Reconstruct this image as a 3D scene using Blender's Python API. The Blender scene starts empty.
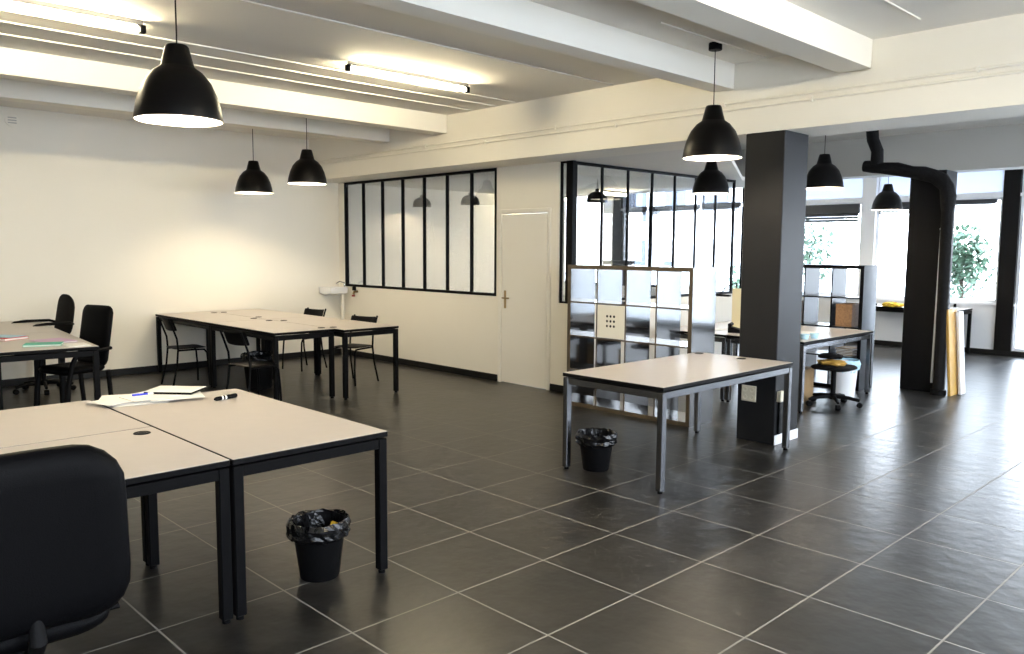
import bpy, bmesh, math, random
from mathutils import Vector, Matrix
random.seed(7)
PI = math.pi
S = bpy.context.scene
COL = S.collection

# ------------------------------------------------------------------ materials
def new_mat(name):
    m = bpy.data.materials.new(name); m.use_nodes = True
    nt = m.node_tree; b = nt.nodes['Principled BSDF']
    return m, nt, b

def plain(name, col, rough=.5, metal=0., spec=.5, noise=0., nscale=6., bump=0., bscale=80., coat=0.):
    m, nt, b = new_mat(name)
    b.inputs['Base Color'].default_value = (*col, 1)
    b.inputs['Roughness'].default_value = rough
    b.inputs['Metallic'].default_value = metal
    b.inputs['Specular IOR Level'].default_value = spec
    b.inputs['Coat Weight'].default_value = coat
    tc = nt.nodes.new('ShaderNodeTexCoord')
    if noise:
        n = nt.nodes.new('ShaderNodeTexNoise'); n.inputs['Scale'].default_value = nscale; n.inputs['Detail'].default_value = 5
        nt.links.new(tc.outputs['Object'], n.inputs['Vector'])
        mx = nt.nodes.new('ShaderNodeMix'); mx.data_type = 'RGBA'
        mx.inputs[6].default_value = (*[c*(1-noise) for c in col], 1)
        mx.inputs[7].default_value = (*[min(1, c*(1+noise)) for c in col], 1)
        nt.links.new(n.outputs['Fac'], mx.inputs[0]); nt.links.new(mx.outputs[2], b.inputs['Base Color'])
    if bump:
        n2 = nt.nodes.new('ShaderNodeTexNoise'); n2.inputs['Scale'].default_value = bscale; n2.inputs['Detail'].default_value = 3
        nt.links.new(tc.outputs['Object'], n2.inputs['Vector'])
        bp = nt.nodes.new('ShaderNodeBump'); bp.inputs['Strength'].default_value = bump; bp.inputs['Distance'].default_value = .01
        nt.links.new(n2.outputs['Fac'], bp.inputs['Height']); nt.links.new(bp.outputs['Normal'], b.inputs['Normal'])
    return m

def emit(name, col, s):
    m, nt, b = new_mat(name)
    b.inputs['Base Color'].default_value = (*col, 1)
    b.inputs['Emission Color'].default_value = (*col, 1); b.inputs['Emission Strength'].default_value = s
    return m

def glass(name, tint=(1, 1, 1), refl=1.0, ior=1.5):
    m, nt, b = new_mat(name)
    nt.nodes.remove(b); out = nt.nodes['Material Output']
    t = nt.nodes.new('ShaderNodeBsdfTransparent'); t.inputs['Color'].default_value = (*tint, 1)
    g = nt.nodes.new('ShaderNodeBsdfGlossy'); g.inputs['Roughness'].default_value = .0
    f = nt.nodes.new('ShaderNodeFresnel'); f.inputs['IOR'].default_value = ior
    mu = nt.nodes.new('ShaderNodeMath'); mu.operation = 'MULTIPLY'; mu.inputs[1].default_value = refl
    nt.links.new(f.outputs[0], mu.inputs[0])
    x = nt.nodes.new('ShaderNodeMixShader')
    nt.links.new(mu.outputs[0], x.inputs[0]); nt.links.new(t.outputs[0], x.inputs[1]); nt.links.new(g.outputs[0], x.inputs[2])
    nt.links.new(x.outputs[0], out.inputs['Surface'])
    return m

def frosted(name, col):
    m, nt, b = new_mat(name)
    nt.nodes.remove(b); out = nt.nodes['Material Output']
    t = nt.nodes.new('ShaderNodeBsdfTranslucent'); t.inputs['Color'].default_value = (*col, 1)
    d = nt.nodes.new('ShaderNodeBsdfDiffuse'); d.inputs['Color'].default_value = (.7, .72, .75, 1)
    x = nt.nodes.new('ShaderNodeMixShader'); x.inputs[0].default_value = .5
    nt.links.new(d.outputs[0], x.inputs[1]); nt.links.new(t.outputs[0], x.inputs[2])
    nt.links.new(x.outputs[0], out.inputs['Surface'])
    return m

def floor_mat():
    m, nt, b = new_mat('slate_tiles'); N = nt.nodes; L = nt.links
    tc = N.new('ShaderNodeTexCoord')
    sc = N.new('ShaderNodeVectorMath'); sc.operation = 'SCALE'; sc.inputs['Scale'].default_value = 1/.6
    L.new(tc.outputs['Object'], sc.inputs[0])
    sep = N.new('ShaderNodeSeparateXYZ'); L.new(sc.outputs[0], sep.inputs[0])
    def edge(o):
        fr = N.new('ShaderNodeMath'); fr.operation = 'FRACT'; L.new(o, fr.inputs[0])
        s = N.new('ShaderNodeMath'); s.operation = 'SUBTRACT'; L.new(fr.outputs[0], s.inputs[0]); s.inputs[1].default_value = .5
        a = N.new('ShaderNodeMath'); a.operation = 'ABSOLUTE'; L.new(s.outputs[0], a.inputs[0]); return a.outputs[0]
    mx = N.new('ShaderNodeMath'); mx.operation = 'MAXIMUM'
    L.new(edge(sep.outputs[0]), mx.inputs[0]); L.new(edge(sep.outputs[1]), mx.inputs[1])
    rm = N.new('ShaderNodeMapRange'); rm.inputs['From Min'].default_value = .4905; rm.inputs['From Max'].default_value = .4942
    L.new(mx.outputs[0], rm.inputs['Value'])
    # per tile tone
    fl0 = N.new('ShaderNodeVectorMath'); fl0.operation = 'MULTIPLY_ADD'; L.new(sc.outputs[0], fl0.inputs[0]); fl0.inputs[1].default_value = (1, 1, 0); fl0.inputs[2].default_value = (0, 0, .5)
    fl = N.new('ShaderNodeVectorMath'); fl.operation = 'FLOOR'; L.new(fl0.outputs[0], fl.inputs[0])
    wn = N.new('ShaderNodeTexWhiteNoise'); L.new(fl.outputs[0], wn.inputs['Vector'])
    n1 = N.new('ShaderNodeTexNoise'); n1.inputs['Scale'].default_value = 3.2; n1.inputs['Detail'].default_value = 6; n1.inputs['Roughness'].default_value = .6
    L.new(tc.outputs['Object'], n1.inputs['Vector'])
    ad = N.new('ShaderNodeMath'); ad.operation = 'MULTIPLY_ADD'; L.new(wn.outputs['Value'], ad.inputs[0]); ad.inputs[1].default_value = .18; L.new(n1.outputs['Fac'], ad.inputs[2])
    cr = N.new('ShaderNodeValToRGB'); cr.color_ramp.elements[0].position = .2; cr.color_ramp.elements[0].color = (.008, .0074, .0066, 1)
    cr.color_ramp.elements[1].position = .85; cr.color_ramp.elements[1].color = (.026, .0238, .021, 1)
    L.new(ad.outputs[0], cr.inputs[0])
    # scuffs
    n2 = N.new('ShaderNodeTexNoise'); n2.inputs['Scale'].default_value = 1.6; n2.inputs['Detail'].default_value = 6; n2.inputs['Roughness'].default_value = .62
    L.new(tc.outputs['Object'], n2.inputs['Vector'])
    r2 = N.new('ShaderNodeMapRange'); r2.inputs['From Min'].default_value = .5; r2.inputs['From Max'].default_value = .85; r2.inputs['To Max'].default_value = .3
    L.new(n2.outputs['Fac'], r2.inputs['Value'])
    m1 = N.new('ShaderNodeMix'); m1.data_type = 'RGBA'; L.new(r2.outputs[0], m1.inputs[0]); L.new(cr.outputs[0], m1.inputs[6]); m1.inputs[7].default_value = (.10, .094, .086, 1)
    m2 = N.new('ShaderNodeMix'); m2.data_type = 'RGBA'; L.new(rm.outputs[0], m2.inputs[0]); L.new(m1.outputs[2], m2.inputs[6]); m2.inputs[7].default_value = (.23, .22, .20, 1)
    L.new(m2.outputs[2], b.inputs['Base Color'])
    r3 = N.new('ShaderNodeMapRange'); r3.inputs['To Min'].default_value = .28; r3.inputs['To Max'].default_value = .37; L.new(n1.outputs['Fac'], r3.inputs['Value'])
    r4 = N.new('ShaderNodeMix'); L.new(rm.outputs[0], r4.inputs[0]); L.new(r3.outputs[0], r4.inputs[2]); r4.inputs[3].default_value = .7
    L.new(r4.outputs[0], b.inputs['Roughness'])
    b.inputs['Specular IOR Level'].default_value = .42
    n3 = N.new('ShaderNodeTexNoise'); n3.inputs['Scale'].default_value = 9; n3.inputs['Detail'].default_value = 2; L.new(tc.outputs['Object'], n3.inputs['Vector'])
    hs = N.new('ShaderNodeMath'); hs.operation = 'MULTIPLY_ADD'; L.new(rm.outputs[0], hs.inputs[0]); hs.inputs[1].default_value = -.6; L.new(n3.outputs['Fac'], hs.inputs[2])
    bp = N.new('ShaderNodeBump'); bp.inputs['Strength'].default_value = .3; bp.inputs['Distance'].default_value = .01; L.new(hs.outputs[0], bp.inputs['Height'])
    L.new(bp.outputs['Normal'], b.inputs['Normal'])
    return m

M = dict(
    floor=floor_mat(),
    wall=plain('warm_white_paint', (.80, .762, .672), .75, noise=.03, nscale=1.5, spec=.3),
    ceil=plain('ceiling_paint', (.74, .71, .65), .85, noise=.03, nscale=1.2, spec=.2),
    grey=plain('grey_paint', (.48, .465, .43), .8, noise=.03, nscale=1.5, spec=.2),
    door=plain('door_paint', (.80, .765, .69), .45, noise=.02, nscale=2),
    top=plain('beige_laminate', (.52, .468, .43), .33, noise=.04, nscale=14, spec=.45),
    black=plain('black_steel', (.004, .004, .0045), .45, spec=.06),
    skirt=plain('black_skirting', (.004, .004, .004), .45, spec=.3),
    steel=plain('grey_steel', (.20, .205, .22), .27, metal=1.),
    shade=plain('black_lacquer', (.003, .0027, .0027), .38, spec=.14),
    inner=plain('white_enamel', (.88, .87, .84), .5),
    bulb=emit('lamp_bulb', (1., .84, .60), 470.),
    tube=emit('fluorescent_tube', (1., .86, .57), 180.),
    plastic=plain('black_plastic', (.004, .004, .0045), .5, spec=.07),
    liner=plain('black_bin_liner', (.003, .003, .0035), .2, spec=.4, bump=.5, bscale=40),
    leather=plain('black_leather', (.0022, .0022, .0027), .5, spec=.06, bump=.15, bscale=260),
    fabric=plain('black_fabric', (.005, .0045, .0045), .85, spec=.2, bump=.3, bscale=300),
    chrome=plain('chrome', (.55, .55, .57), .2, metal=1.),
    brass=plain('aged_brass', (.35, .25, .12), .3, metal=1.),
    column=plain('dark_grey_paint', (.014, .0145, .016), .42, noise=.06, nscale=3, spec=.12),
    column2=plain('black_paint', (.005, .0045, .0045), .5, spec=.15),
    lag=plain('black_pipe_lagging', (.005, .0045, .0045), .8, spec=.2, bump=1., bscale=30),
    gloss=plain('gloss_black_brown', (.010, .008, .006), .09, spec=.7, coat=.45),
    edge=plain('brown_edge_band', (.075, .055, .032), .45),
    cream=plain('cream_board', (.83, .79, .68), .5),
    darkwood=plain('dark_shelf_board', (.010, .012, .018), .3, spec=.22),
    glass=glass('clear_glass', (.97, .98, .98), .45),
    glass_g=glass('grey_glass', (.95, .955, .955), .55),
    frost=frosted('frosted_transom', (.5, .53, .6)),
    shutter=plain('shutter_slats', (.03, .035, .045), .5),
    panel=plain('white_panel', (.80, .81, .83), .5),
    paper=plain('white_paper', (.86, .85, .82), .7),
    purple=plain('lilac_card', (.62, .42, .62), .6), green=plain('green_card', (.03, .42, .30), .5),
    red=plain('red_card', (.6, .03, .02), .5), blue=plain('pale_blue_card', (.45, .68, .80), .6),
    penblue=plain('blue_plastic', (.03, .05, .6), .35), yellow=plain('yellow_cloth', (.62, .40, .02), .8, noise=.3, nscale=14),
    gilt=plain('ochre_wood', (.50, .29, .06), .5, noise=.25, nscale=9),
    carton=plain('brown_cardboard', (.30, .19, .085), .8, noise=.1, nscale=5),
    wicker=plain('brown_patterned_box', (.28, .15, .07), .7, noise=.6, nscale=45),
    ivory=plain('ivory_plastic', (.74, .68, .52), .4),
    ochre=plain('yellow_card', (.68, .6, .38), .6),
    redvalve=plain('red_valve', (.25, .03, .02), .5),
    leaf=plain('green_leaves', (.10, .17, .11), .6, noise=.5, nscale=4), bark=plain('bark', (.06, .045, .03), .9),
    pave=plain('pale_paving', (.78, .78, .78), .8), facade=plain('pale_render', (.75, .77, .8), .8), dglass=plain('dark_panes', (.07, .09, .12), .2),
)

# ------------------------------------------------------------------ mesh builder
class MB:
    def __init__(self): self.bm = bmesh.new(); self.mi = 0
    def _tag(self, geom):
        for f in geom:
            if isinstance(f, bmesh.types.BMFace): f.material_index = self.mi
    def box(self, x0, x1, y0, y1, z0, z1, bev=0., rot=None, seg=1):
        b = bmesh.new(); bmesh.ops.create_cube(b, size=1)
        for v in b.verts: v.co = Vector(((x0+x1)/2+v.co.x*(x1-x0), (y0+y1)/2+v.co.y*(y1-y0), (z0+z1)/2+v.co.z*(z1-z0)))
        if bev: bmesh.ops.bevel(b, geom=b.edges[:], offset=bev, segments=seg, affect='EDGES', profile=.5)
        return self._merge(b, rot)
    def _merge(self, b, mat=None):
        if mat is not None: bmesh.ops.transform(b, matrix=mat, verts=b.verts)
        for f in b.faces: f.material_index = self.mi
        me = bpy.data.meshes.new('t'); b.to_mesh(me); b.free()
        self.bm.from_mesh(me); bpy.data.meshes.remove(me); return self
    def lathe(self, prof, seg=32, mat=None, jitter=0.):
        b = bmesh.new(); rings = []
        for r, z in prof:
            if r < 1e-5: rings.append([b.verts.new((0, 0, z))]); continue
            ring = []
            for k in range(seg):
                a = 2*PI*k/seg
                rr = r*(1+random.uniform(-jitter, jitter)); zz = z+random.uniform(-jitter, jitter)*.12
                ring.append(b.verts.new((rr*math.cos(a), rr*math.sin(a), zz)))
            rings.append(ring)
        for A, B in zip(rings, rings[1:]):
            for k in range(seg):
                k2 = (k+1) % seg
                if len(A) == 1 and len(B) == 1: continue
                if len(A) == 1: b.faces.new((A[0], B[k2], B[k]))
                elif len(B) == 1: b.faces.new((A[k], A[k2], B[0]))
                else: b.faces.new((A[k], A[k2], B[k2], B[k]))
        bmesh.ops.recalc_face_normals(b, faces=b.faces)
        return self._merge(b, mat)
    def tube(self, pts, r, seg=8, closed_ends=True):
        b = bmesh.new(); pts = [Vector(p) for p in pts]; n = len(pts)
        rs = r if isinstance(r, (list, tuple)) else [r]*n
        rings = []; up = None
        for i, p in enumerate(pts):
            t = ((pts[min(i+1, n-1)]-p).normalized()+(p-pts[max(i-1, 0)]).normalized())
            t = t.normalized() if t.length > 1e-6 else Vector((0, 0, 1))
            if up is None:
                up = Vector((0, 0, 1)) if abs(t.z) < .9 else Vector((1, 0, 0))
            u = (up-t*up.dot(t)).normalized(); w = t.cross(u); up = u
            rings.append([b.verts.new(p+(u*math.cos(2*PI*k/seg)+w*math.sin(2*PI*k/seg))*rs[i]) for k in range(seg)])
        for A, B in zip(rings, rings[1:]):
            for k in range(seg):
                k2 = (k+1) % seg; b.faces.new((A[k], A[k2], B[k2], B[k]))
        if closed_ends:
            b.faces.new(rings[0][::-1]); b.faces.new(rings[-1])
        bmesh.ops.recalc_face_normals(b, faces=b.faces)
        return self._merge(b)
    def prism(self, outline, depth, mat=None, bev=0., bseg=3):
        """outline in the local x,z plane, extruded by depth along y (centred)"""
        b = bmesh.new()
        A = [b.verts.new((x, -depth/2, z)) for x, z in outline]; B = [b.verts.new((x, depth/2, z)) for x, z in outline]
        fa = b.faces.new(A); fb = b.faces.new(B[::-1]); n = len(A)
        for k in range(n): b.faces.new((A[k], B[k], B[(k+1) % n], A[(k+1) % n]))
        bmesh.ops.recalc_face_normals(b, faces=b.faces)
        if bev:
            es = list(set(fa.edges) | set(fb.edges))
            bmesh.ops.bevel(b, geom=es, offset=bev, segments=bseg, affect='EDGES', profile=.5)
        return self._merge(b, mat)
    def build(self, name, mats, parent=None, loc=None, smooth=35, label=None):
        me = bpy.data.meshes.new(name); self.bm.to_mesh(me); self.bm.free()
        for m in (mats if isinstance(mats, (list, tuple)) else [mats]): me.materials.append(M[m] if isinstance(m, str) else m)
        if smooth:
            for p in me.polygons: p.use_smooth = True
            me.set_sharp_from_angle(angle=math.radians(smooth))
        o = bpy.data.objects.new(name, me); COL.objects.link(o)
        if parent is not None: o.parent = parent
        if loc is not None: o.location = loc
        if label: o['label'] = label
        return o

def tag(o, label, cat, group=None):
    o['label'] = label; o['category'] = cat
    if group: o['group'] = group
    return o
def thing(name, label, cat, loc=(0, 0, 0), rz=0, group=None):
    o = bpy.data.objects.new(name, None); COL.objects.link(o); o.empty_display_size = .1
    o.location = loc; o.rotation_euler = (0, 0, rz)
    return tag(o, label, cat, group)
def kids(o): return [c for c in COL.objects if c.parent == o]
def dup(o, loc, rz=0, label=None, parent=None):
    c = o.copy(); COL.objects.link(c)
    if parent is not None: c.parent = parent
    else:
        c.location = loc; c.rotation_euler = (0, 0, rz)
        if label: c['label'] = label
    for k in kids(o): dup(k, None, parent=c)
    return c
def struct(name, mb, mat, parent=None, smooth=0):
    o = mb.build(name, mat, parent, smooth=smooth)
    if parent is None: o['kind'] = 'structure'
    return o
def rrect(w, h, r, n=6, x0=0, z0=0):
    pts = []
    for cx, cz, a0 in ((w/2-r, h/2-r, 0), (-w/2+r, h/2-r, 90), (-w/2+r, -h/2+r, 180), (w/2-r, -h/2+r, 270)):
        for k in range(n+1):
            a = math.radians(a0+90*k/n); pts.append((x0+cx+r*math.cos(a), z0+cz+r*math.sin(a)))
    return pts

# ------------------------------------------------------------------ room shell
WL, YW, YF, XR, YB = -8.1, 5.05, 12.8, 4.6, -5.0        # left wall, partition wall, far facade, right wall, rear wall
CZ, SZ = 3.27, 2.655
struct('floor', MB().box(-10.8, XR+.3, YB-.3, YF+.3, -.2, 0), 'floor')
struct('ceiling', MB().box(-10.8, XR+.3, YB-.3, YF+.3, CZ, CZ+.2), 'ceil')
struct('wall_left', MB().box(WL-.2, WL, YB, 9.0, 0, CZ), 'wall')
struct('wall_left_return', MB().box(-10.8, WL-.2, 8.8, 9.0, 0, CZ), 'wall')
struct('wall_left_far', MB().box(-10.8, -10.6, 9.0, YF, 0, CZ), 'wall')
struct('wall_rear', MB().box(-8.3, XR+.2, YB-.2, YB, 0, CZ), 'wall')
# right-hand shopfront wall (outside the frame): low wall, head, piers between real openings
struct('wall_right_low', MB().box(XR, XR+.2, YB, YF, 0, .95), 'wall')
struct('wall_right_head', MB().box(XR, XR+.2, YB, YF, 2.6, CZ), 'wall')
for k, y in enumerate((-5., -1.9, 1.4, 4.7, 8.0, 11.3)):
    struct('wall_right_pier', MB().box(XR, XR+.2, y, y+(1.1 if y < 11 else 1.5), .95, 2.6), 'wall')

# main beam with its ledge and the beams that run into it
BY0, BY1 = 4.5, 5.05
struct('trim_main_beam', MB().box(WL, XR, BY0, BY1, SZ, 3.03), 'wall')
struct('trim_beam_upper', MB().box(WL, XR, BY0+.05, BY1, 3.03, CZ), 'wall')
for x1, w in ((-6.03, .22), (-4.85, .22), (-.94, .2), (.24, .25), (4.2, .25)):
    struct('trim_ceiling_beam', MB().box(x1-w, x1, YB, BY0+.04, 3.055, CZ-.001), 'wall')
for z in (2.925, 2.872):
    struct('trim_beam_pipe', MB().tube([(WL, BY0-.013, z), (XR, BY0-.013, z)], .011), 'wall', smooth=60)
for x, z in ((-5.2, 2.925), (-3.0, 2.925), (-1.0, 2.925), (1.0, 2.925), (-4.1, 2.872), (-2.2, 2.872), (-.2, 2.872)):
    struct('trim_pipe_clip', MB().box(x-.012, x+.012, BY0-.03, BY0, z-.02, z+.02, .004), 'wall')
for x, y0, y1 in ((-4.35, -5, 4.5), (-3.95, -5, 4.5), (-3.62, -5, 4.5), (-2.25, -5, 4.5), (-.62, 3.0, 4.5), (.7, 1.0, 4.2), (-5.5, -5, 4.5)):
    struct('trim_ceiling_conduit', MB().tube([(x, y0, CZ-.008), (x, y1, CZ-.005)], .007), 'ceil', smooth=60)
# rear beam, office ceiling
struct('trim_rear_beam', MB().box(-10.6, XR, 10.0, 10.35, 2.735, CZ), 'grey')
mb = MB(); mb.prism([(-8.1, BY1), (-1.35, BY1), (-3.28, 8.75), (-3.28, 9.98), (-8.1, 9.98)], .06, Matrix.Translation((0, 0, 2.69)) @ Matrix(((1, 0, 0, 0), (0, 0, 1, 0), (0, 1, 0, 0), (0, 0, 0, 1)))); struct('ceiling_office', mb, 'ceil')

# partition wall with window_1, door
T = .1
PX = -3.27
def wallbox(name, x0, x1, z0, z1, m='wall'): return struct(name, MB().box(x0, x1, YW, YW+T, z0, z1), m)
W1 = (-7.93, -4.5, 1.07, SZ)
wallbox('wall_back_sill', WL, -4.5, 0, 1.07)
wallbox('wall_back_corner', WL, W1[0], 1.07, SZ)
D0, D1, DZ = -4.41, -3.62, 2.09
wallbox('wall_back_jamb', -4.5, D0, 0, SZ)
wallbox('wall_back_over_door', D0, D1, DZ, SZ)
wallbox('wall_back_pier', D1, -3.45, 0, SZ)
wallbox('wall_back_end', -3.45, PX-.05, 0, 1.04)

def glazing(name, axis, fixed, a0, a1, z0, z1, bars, fw=.04, bw=.026, pane='glass', dep=.05, fm='black', extra=()):
    """frame in a vertical plane: axis 'x' runs along x at y=fixed, 'y' runs along y at x=fixed"""
    r = bpy.data.objects.new(name, None); COL.objects.link(r); r['kind'] = 'structure'
    def bx(u0, u1, v0, v1, d, nm, m):
        mb = MB()
        if axis == 'x': mb.box(u0, u1, fixed-d/2, fixed+d/2, v0, v1)
        else: mb.box(fixed-d/2, fixed+d/2, u0, u1, v0, v1)
        return mb.build(nm, m, r, smooth=0)
    bx(a0, a1, z1-fw, z1, dep, 'window_frame', fm); bx(a0, a1, z0, z0+fw, dep, 'window_frame', fm)
    bx(a0, a0+fw, z0+fw, z1-fw, dep, 'window_frame', fm); bx(a1-fw, a1, z0+fw, z1-fw, dep, 'window_frame', fm)
    xs = [a0+fw]+list(bars)+[a1-fw]
    for b in bars: bx(b-bw/2, b+bw/2, z0+fw, z1-fw, dep*.8, 'mullion', fm)
    for p, q in zip(xs, xs[1:]):
        e0 = bw/2 if p in bars else 0; e1 = bw/2 if q in bars else 0
        bx(p+e0, q-e1, z0+fw, z1-fw, .006, 'pane', pane)
    return r
n = 7
glazing('window_1', 'x', YW+.02, *W1, [W1[0]+(W1[1]-W1[0])*k/n for k in range(1, n)], pane='glass_g', fw=.035)
glazing('window_2', 'x', YW+.03, -3.45, PX-.07, 1.04, SZ, [], fw=.02, dep=.03)
struct('trim_corner_post', MB().box(PX-.07, PX+.02, YW, YW+.05, 1.04, SZ), 'black')
PY1 = 8.53
glazing('window_3', 'y', PX, YW+.05, PY1, 1.04, 2.65, [YW+.05+(PY1-YW-.05)*k/7 for k in range(1, 7)], fw=.035, bw=.026, dep=.03)
struct('wall_partition_low', MB().box(PX-.05, PX+.05, YW, PY1, 0, 1.04), 'wall')

# door
d = bpy.data.objects.new('door_1', None); COL.objects.link(d); d['kind'] = 'structure'
MB().box(D0+.012, D1-.012, YW-.005, YW+.04, .008, DZ-.012, .004).build('door_leaf', 'door', d)
h = MB().box(D0+.06, D0+.095, YW-.013, YW-.005, .93, 1.15, .003).build('handle_plate', 'brass', d)
MB().tube([(D0+.078, YW-.013, 1.06), (D0+.078, YW-.06, 1.06), (D0+.10, YW-.065, 1.06), (D0+.19, YW-.06, 1.06)], .009).build('door_handle', 'brass', h)
for nm, b in (('door_frame', (D0-.05, D0, YW-.012, YW, 0, DZ+.05)), ('door_frame', (D1, D1+.05, YW-.012, YW, 0, DZ+.05)), ('door_frame', (D0, D1, YW-.012, YW, DZ, DZ+.05))):
    MB().box(*b, .003).build(nm, 'door', d)
# baseboards
struct('baseboard_left', MB().box(WL, WL+.015, YB, YW, 0, .085, .003), 'skirt')
struct('baseboard_back', MB().box(WL+.015, D0-.06, YW-.015, YW, 0, .085, .003), 'skirt')
struct('baseboard_pier', MB().box(D1+.06, PX-.05, YW-.015, YW, 0, .085, .003), 'skirt')
struct('baseboard_partition', MB().box(PX+.05, PX+.065, YW, PY1, 0, .085, .003), 'skirt')

# columns
struct('column', MB().box(-.785, -.425, 4.5, 4.92, 0, SZ, .006), 'column')
struct('trim_column_skirting', MB().box(-.425, -.415, 4.5, 4.92, 0, .085, .003), 'panel')
struct('column_far', MB().box(-.80, -.40, 8.3, 8.66, 0, 2.60, .006), 'column2')

# far facade : panels, windows, transoms, shutters
struct('wall_far_low', MB().box(-10.6, -.74, YF, YF+.12, .085, .80), 'panel')
struct('baseboard_far', MB().box(-10.6, XR, YF-.02, YF+.1, 0, .085), 'skirt')
struct('wall_far_head', MB().box(-10.6, XR, YF, YF+.15, 3.02, CZ), 'grey')
struct('trim_far_sill', MB().box(-10.6, -.74, YF-.04, YF+.12, .80, .84), 'panel')
for x0, x1, m in ((-9.15, -8.86, 'wall'), (-8.86, -8.36, 'shutter'), (-3.22, -2.98, 'panel'), (-1.0, -.76, 'column2'), (1.15, 1.5, 'column2'), (2.1, 2.35, 'column2'), (3.1, 3.5, 'column2')):
    struct('trim_facade_post', MB().box(x0, x1, YF-.05, YF+.12, .085 if x0 > -1.2 else .84, 3.02), m)
for x in (-7.6, -5.6): struct('trim_panel_joint', MB().box(x-.03, x+.03, YF-.012, YF, .085, .8), 'black')
for x in (-1.62,): struct('trim_panel_joint', MB().box(x-.02, x+.02, YF-.012, YF, .085, .8), 'black')
k = 4
for x0, x1, bars, zt in ((-10.6, -9.15, [], 3.02), (-8.36, -5.6, [-7.9, -7.25, -6.55], 3.02), (-5.6, -3.22, [-4.9], 2.53), (-2.98, -1.0, [-1.95], 2.53), (-.76, 1.15, [.2], 2.53), (1.5, 2.1, [], 2.53), (2.35, 3.1, [], 2.53), (3.5, XR-.002, [], 2.53)):
    if zt < 3: struct('trim_transom_rail', MB().box(x0, x1, YF-.05, YF+.1, 2.53, 2.58), 'panel')
    glazing('window_%d' % k, 'x', YF+.05, x0, x1, .84 if x0 < -1 else .085, zt, bars, fw=.045, bw=.05, fm='black' if zt > 3 else 'panel'); k += 1
    if zt < 3: glazing('window_%d' % k, 'x', YF+.05, x0, x1, 2.58, 3.02, bars, fw=.03, bw=.04, pane='frost', fm='panel'); k += 1
# rolled shutters hang inside the panes
def shutter(x0, x1, z0, z1, label):
    r = thing('roller_shutter', label, 'shutter', ((x0+x1)/2, YF-.02, z0), 0, 'rolled shutters at the far windows')
    hw = (x1-x0)/2; hh = z1-z0
    MB().box(-hw, hw, -.06, .02, hh*.45, hh, .01).build('shutter_box', 'shutter', r)
    ns = 3
    for i in range(ns):
        a = hh*.45*i/ns
        MB().box(-hw+.02, hw-.02, -.035, -.01, a+.004, a+hh*.45/ns, .006).build('slat', 'shutter', r)
shutter(-4.85, -3.26, 2.18, 2.5, 'dark rolled shutter above the pane with the tree, right of the dark grey column')
shutter(-2.94, -1.98, 2.30, 2.5, 'dark rolled shutter in the bright pane beside the far black column')
shutter(-1.92, -1.08, 2.38, 2.5, 'short dark rolled shutter above the bush, right of the far black column')
shutter(-8.33, -7.93, 2.42, 2.6, 'dark shutter box beside the blue-black post, seen through the glass partition')
shutter(-7.87, -7.28, 2.42, 2.6, 'dark shutter box in the second far pane seen through the partition glazing')
shutter(-7.22, -6.58, 2.44, 2.6, 'dark shutter box in the third far pane seen through the partition glazing')
shutter(-6.52, -5.64, 2.44, 2.62, 'dark shutter box in the far pane nearest the partition end post')
shutter(-5.56, -4.94, 2.44, 2.62, 'dark shutter box in the narrow gap left of the dark grey column')

# ------------------------------------------------------------------ outside
o = MB().box(-40, 40, YF+.4, 60, -.35, -.15).build('ground_outside', 'pave', smooth=0); o['kind'] = 'structure'
o = MB().box(XR+.4, 40, -30, YF+.4, -.35, -.15).build('ground_side', 'pave', smooth=0); o['kind'] = 'structure'
def tree(name, label, x, y, z0, rw, rh, trunk, n=900, seed=1):
    rnd = random.Random(seed)
    r = thing(name, label, 'tree', (x, y, -.15))
    MB().tube([(0, 0, 0), (.03, 0, trunk*.5), (0, .02, trunk+rh*.8)], [.07, .055, .02]).build('trunk', 'bark', r)
    for k in range(7):
        a = 2*PI*k/7; zz = trunk+rh*(.1+.15*k)
        MB().tube([(0, 0, zz-.1), (.5*rw*math.cos(a), .5*rw*math.sin(a), zz+.25*rh)], [.025, .008], 6).build('branch', 'bark', r)
    b = bmesh.new()
    for i in range(n):
        u, v, w = rnd.random(), rnd.random(), rnd.random()
        a = 2*PI*u; ph = math.acos(2*v-1); q = w**.4*(1+.25*math.sin(5*a+3*ph))
        c = Vector((rw*q*math.sin(ph)*math.cos(a), rw*q*math.sin(ph)*math.sin(a), trunk+rh+rh*q*math.cos(ph)))
        s = rnd.uniform(.05, .1)
        m = Matrix.Rotation(rnd.uniform(0, 6.28), 3, 'Z') @ Matrix.Rotation(rnd.uniform(-1, 1), 3, 'X')
        p = [Vector(t)*s for t in ((-.5, 0, 0), (0, -1, .1), (.5, 0, 0), (0, 1, .1))]
        b.faces.new([b.verts.new(c+m @ t) for t in p])
    me = bpy.data.meshes.new('foliage'); b.to_mesh(me); b.free(); me.materials.append(M['leaf'])
    f = bpy.data.objects.new('foliage', me); COL.objects.link(f); f.parent = r; f['kind'] = 'stuff'
    return r
tree('street_tree', 'leafy green tree outside, behind the pane next to the dark grey column', -5.25, 15., 0, .62, .75, 1.0, 700, 3)
tree('garden_bush', 'round green bush outside the window right of the far black column', -2.22, 15., 0, .50, .66, .98, 1500, 5)
tree('garden_shrub', 'pale shrub outside, seen through the end panes of the glass partition', -8.6, 18., 0, .9, .6, .3, 700, 9)
r = thing('building', 'pale building across the street seen through the glass partition', 'building', (-15, 27, -.15))
MB().box(-5, 3, 0, 5, 0, 5).build('wall', 'facade', r, smooth=0)
for x in (-4, -2, 0, 2):
    for z in (.9, 3.0): 
        w = MB().box(x-.5, x+.5, -.06, 0, z, z+1.3).build('window', 'dglass', r, smooth=0)
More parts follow.
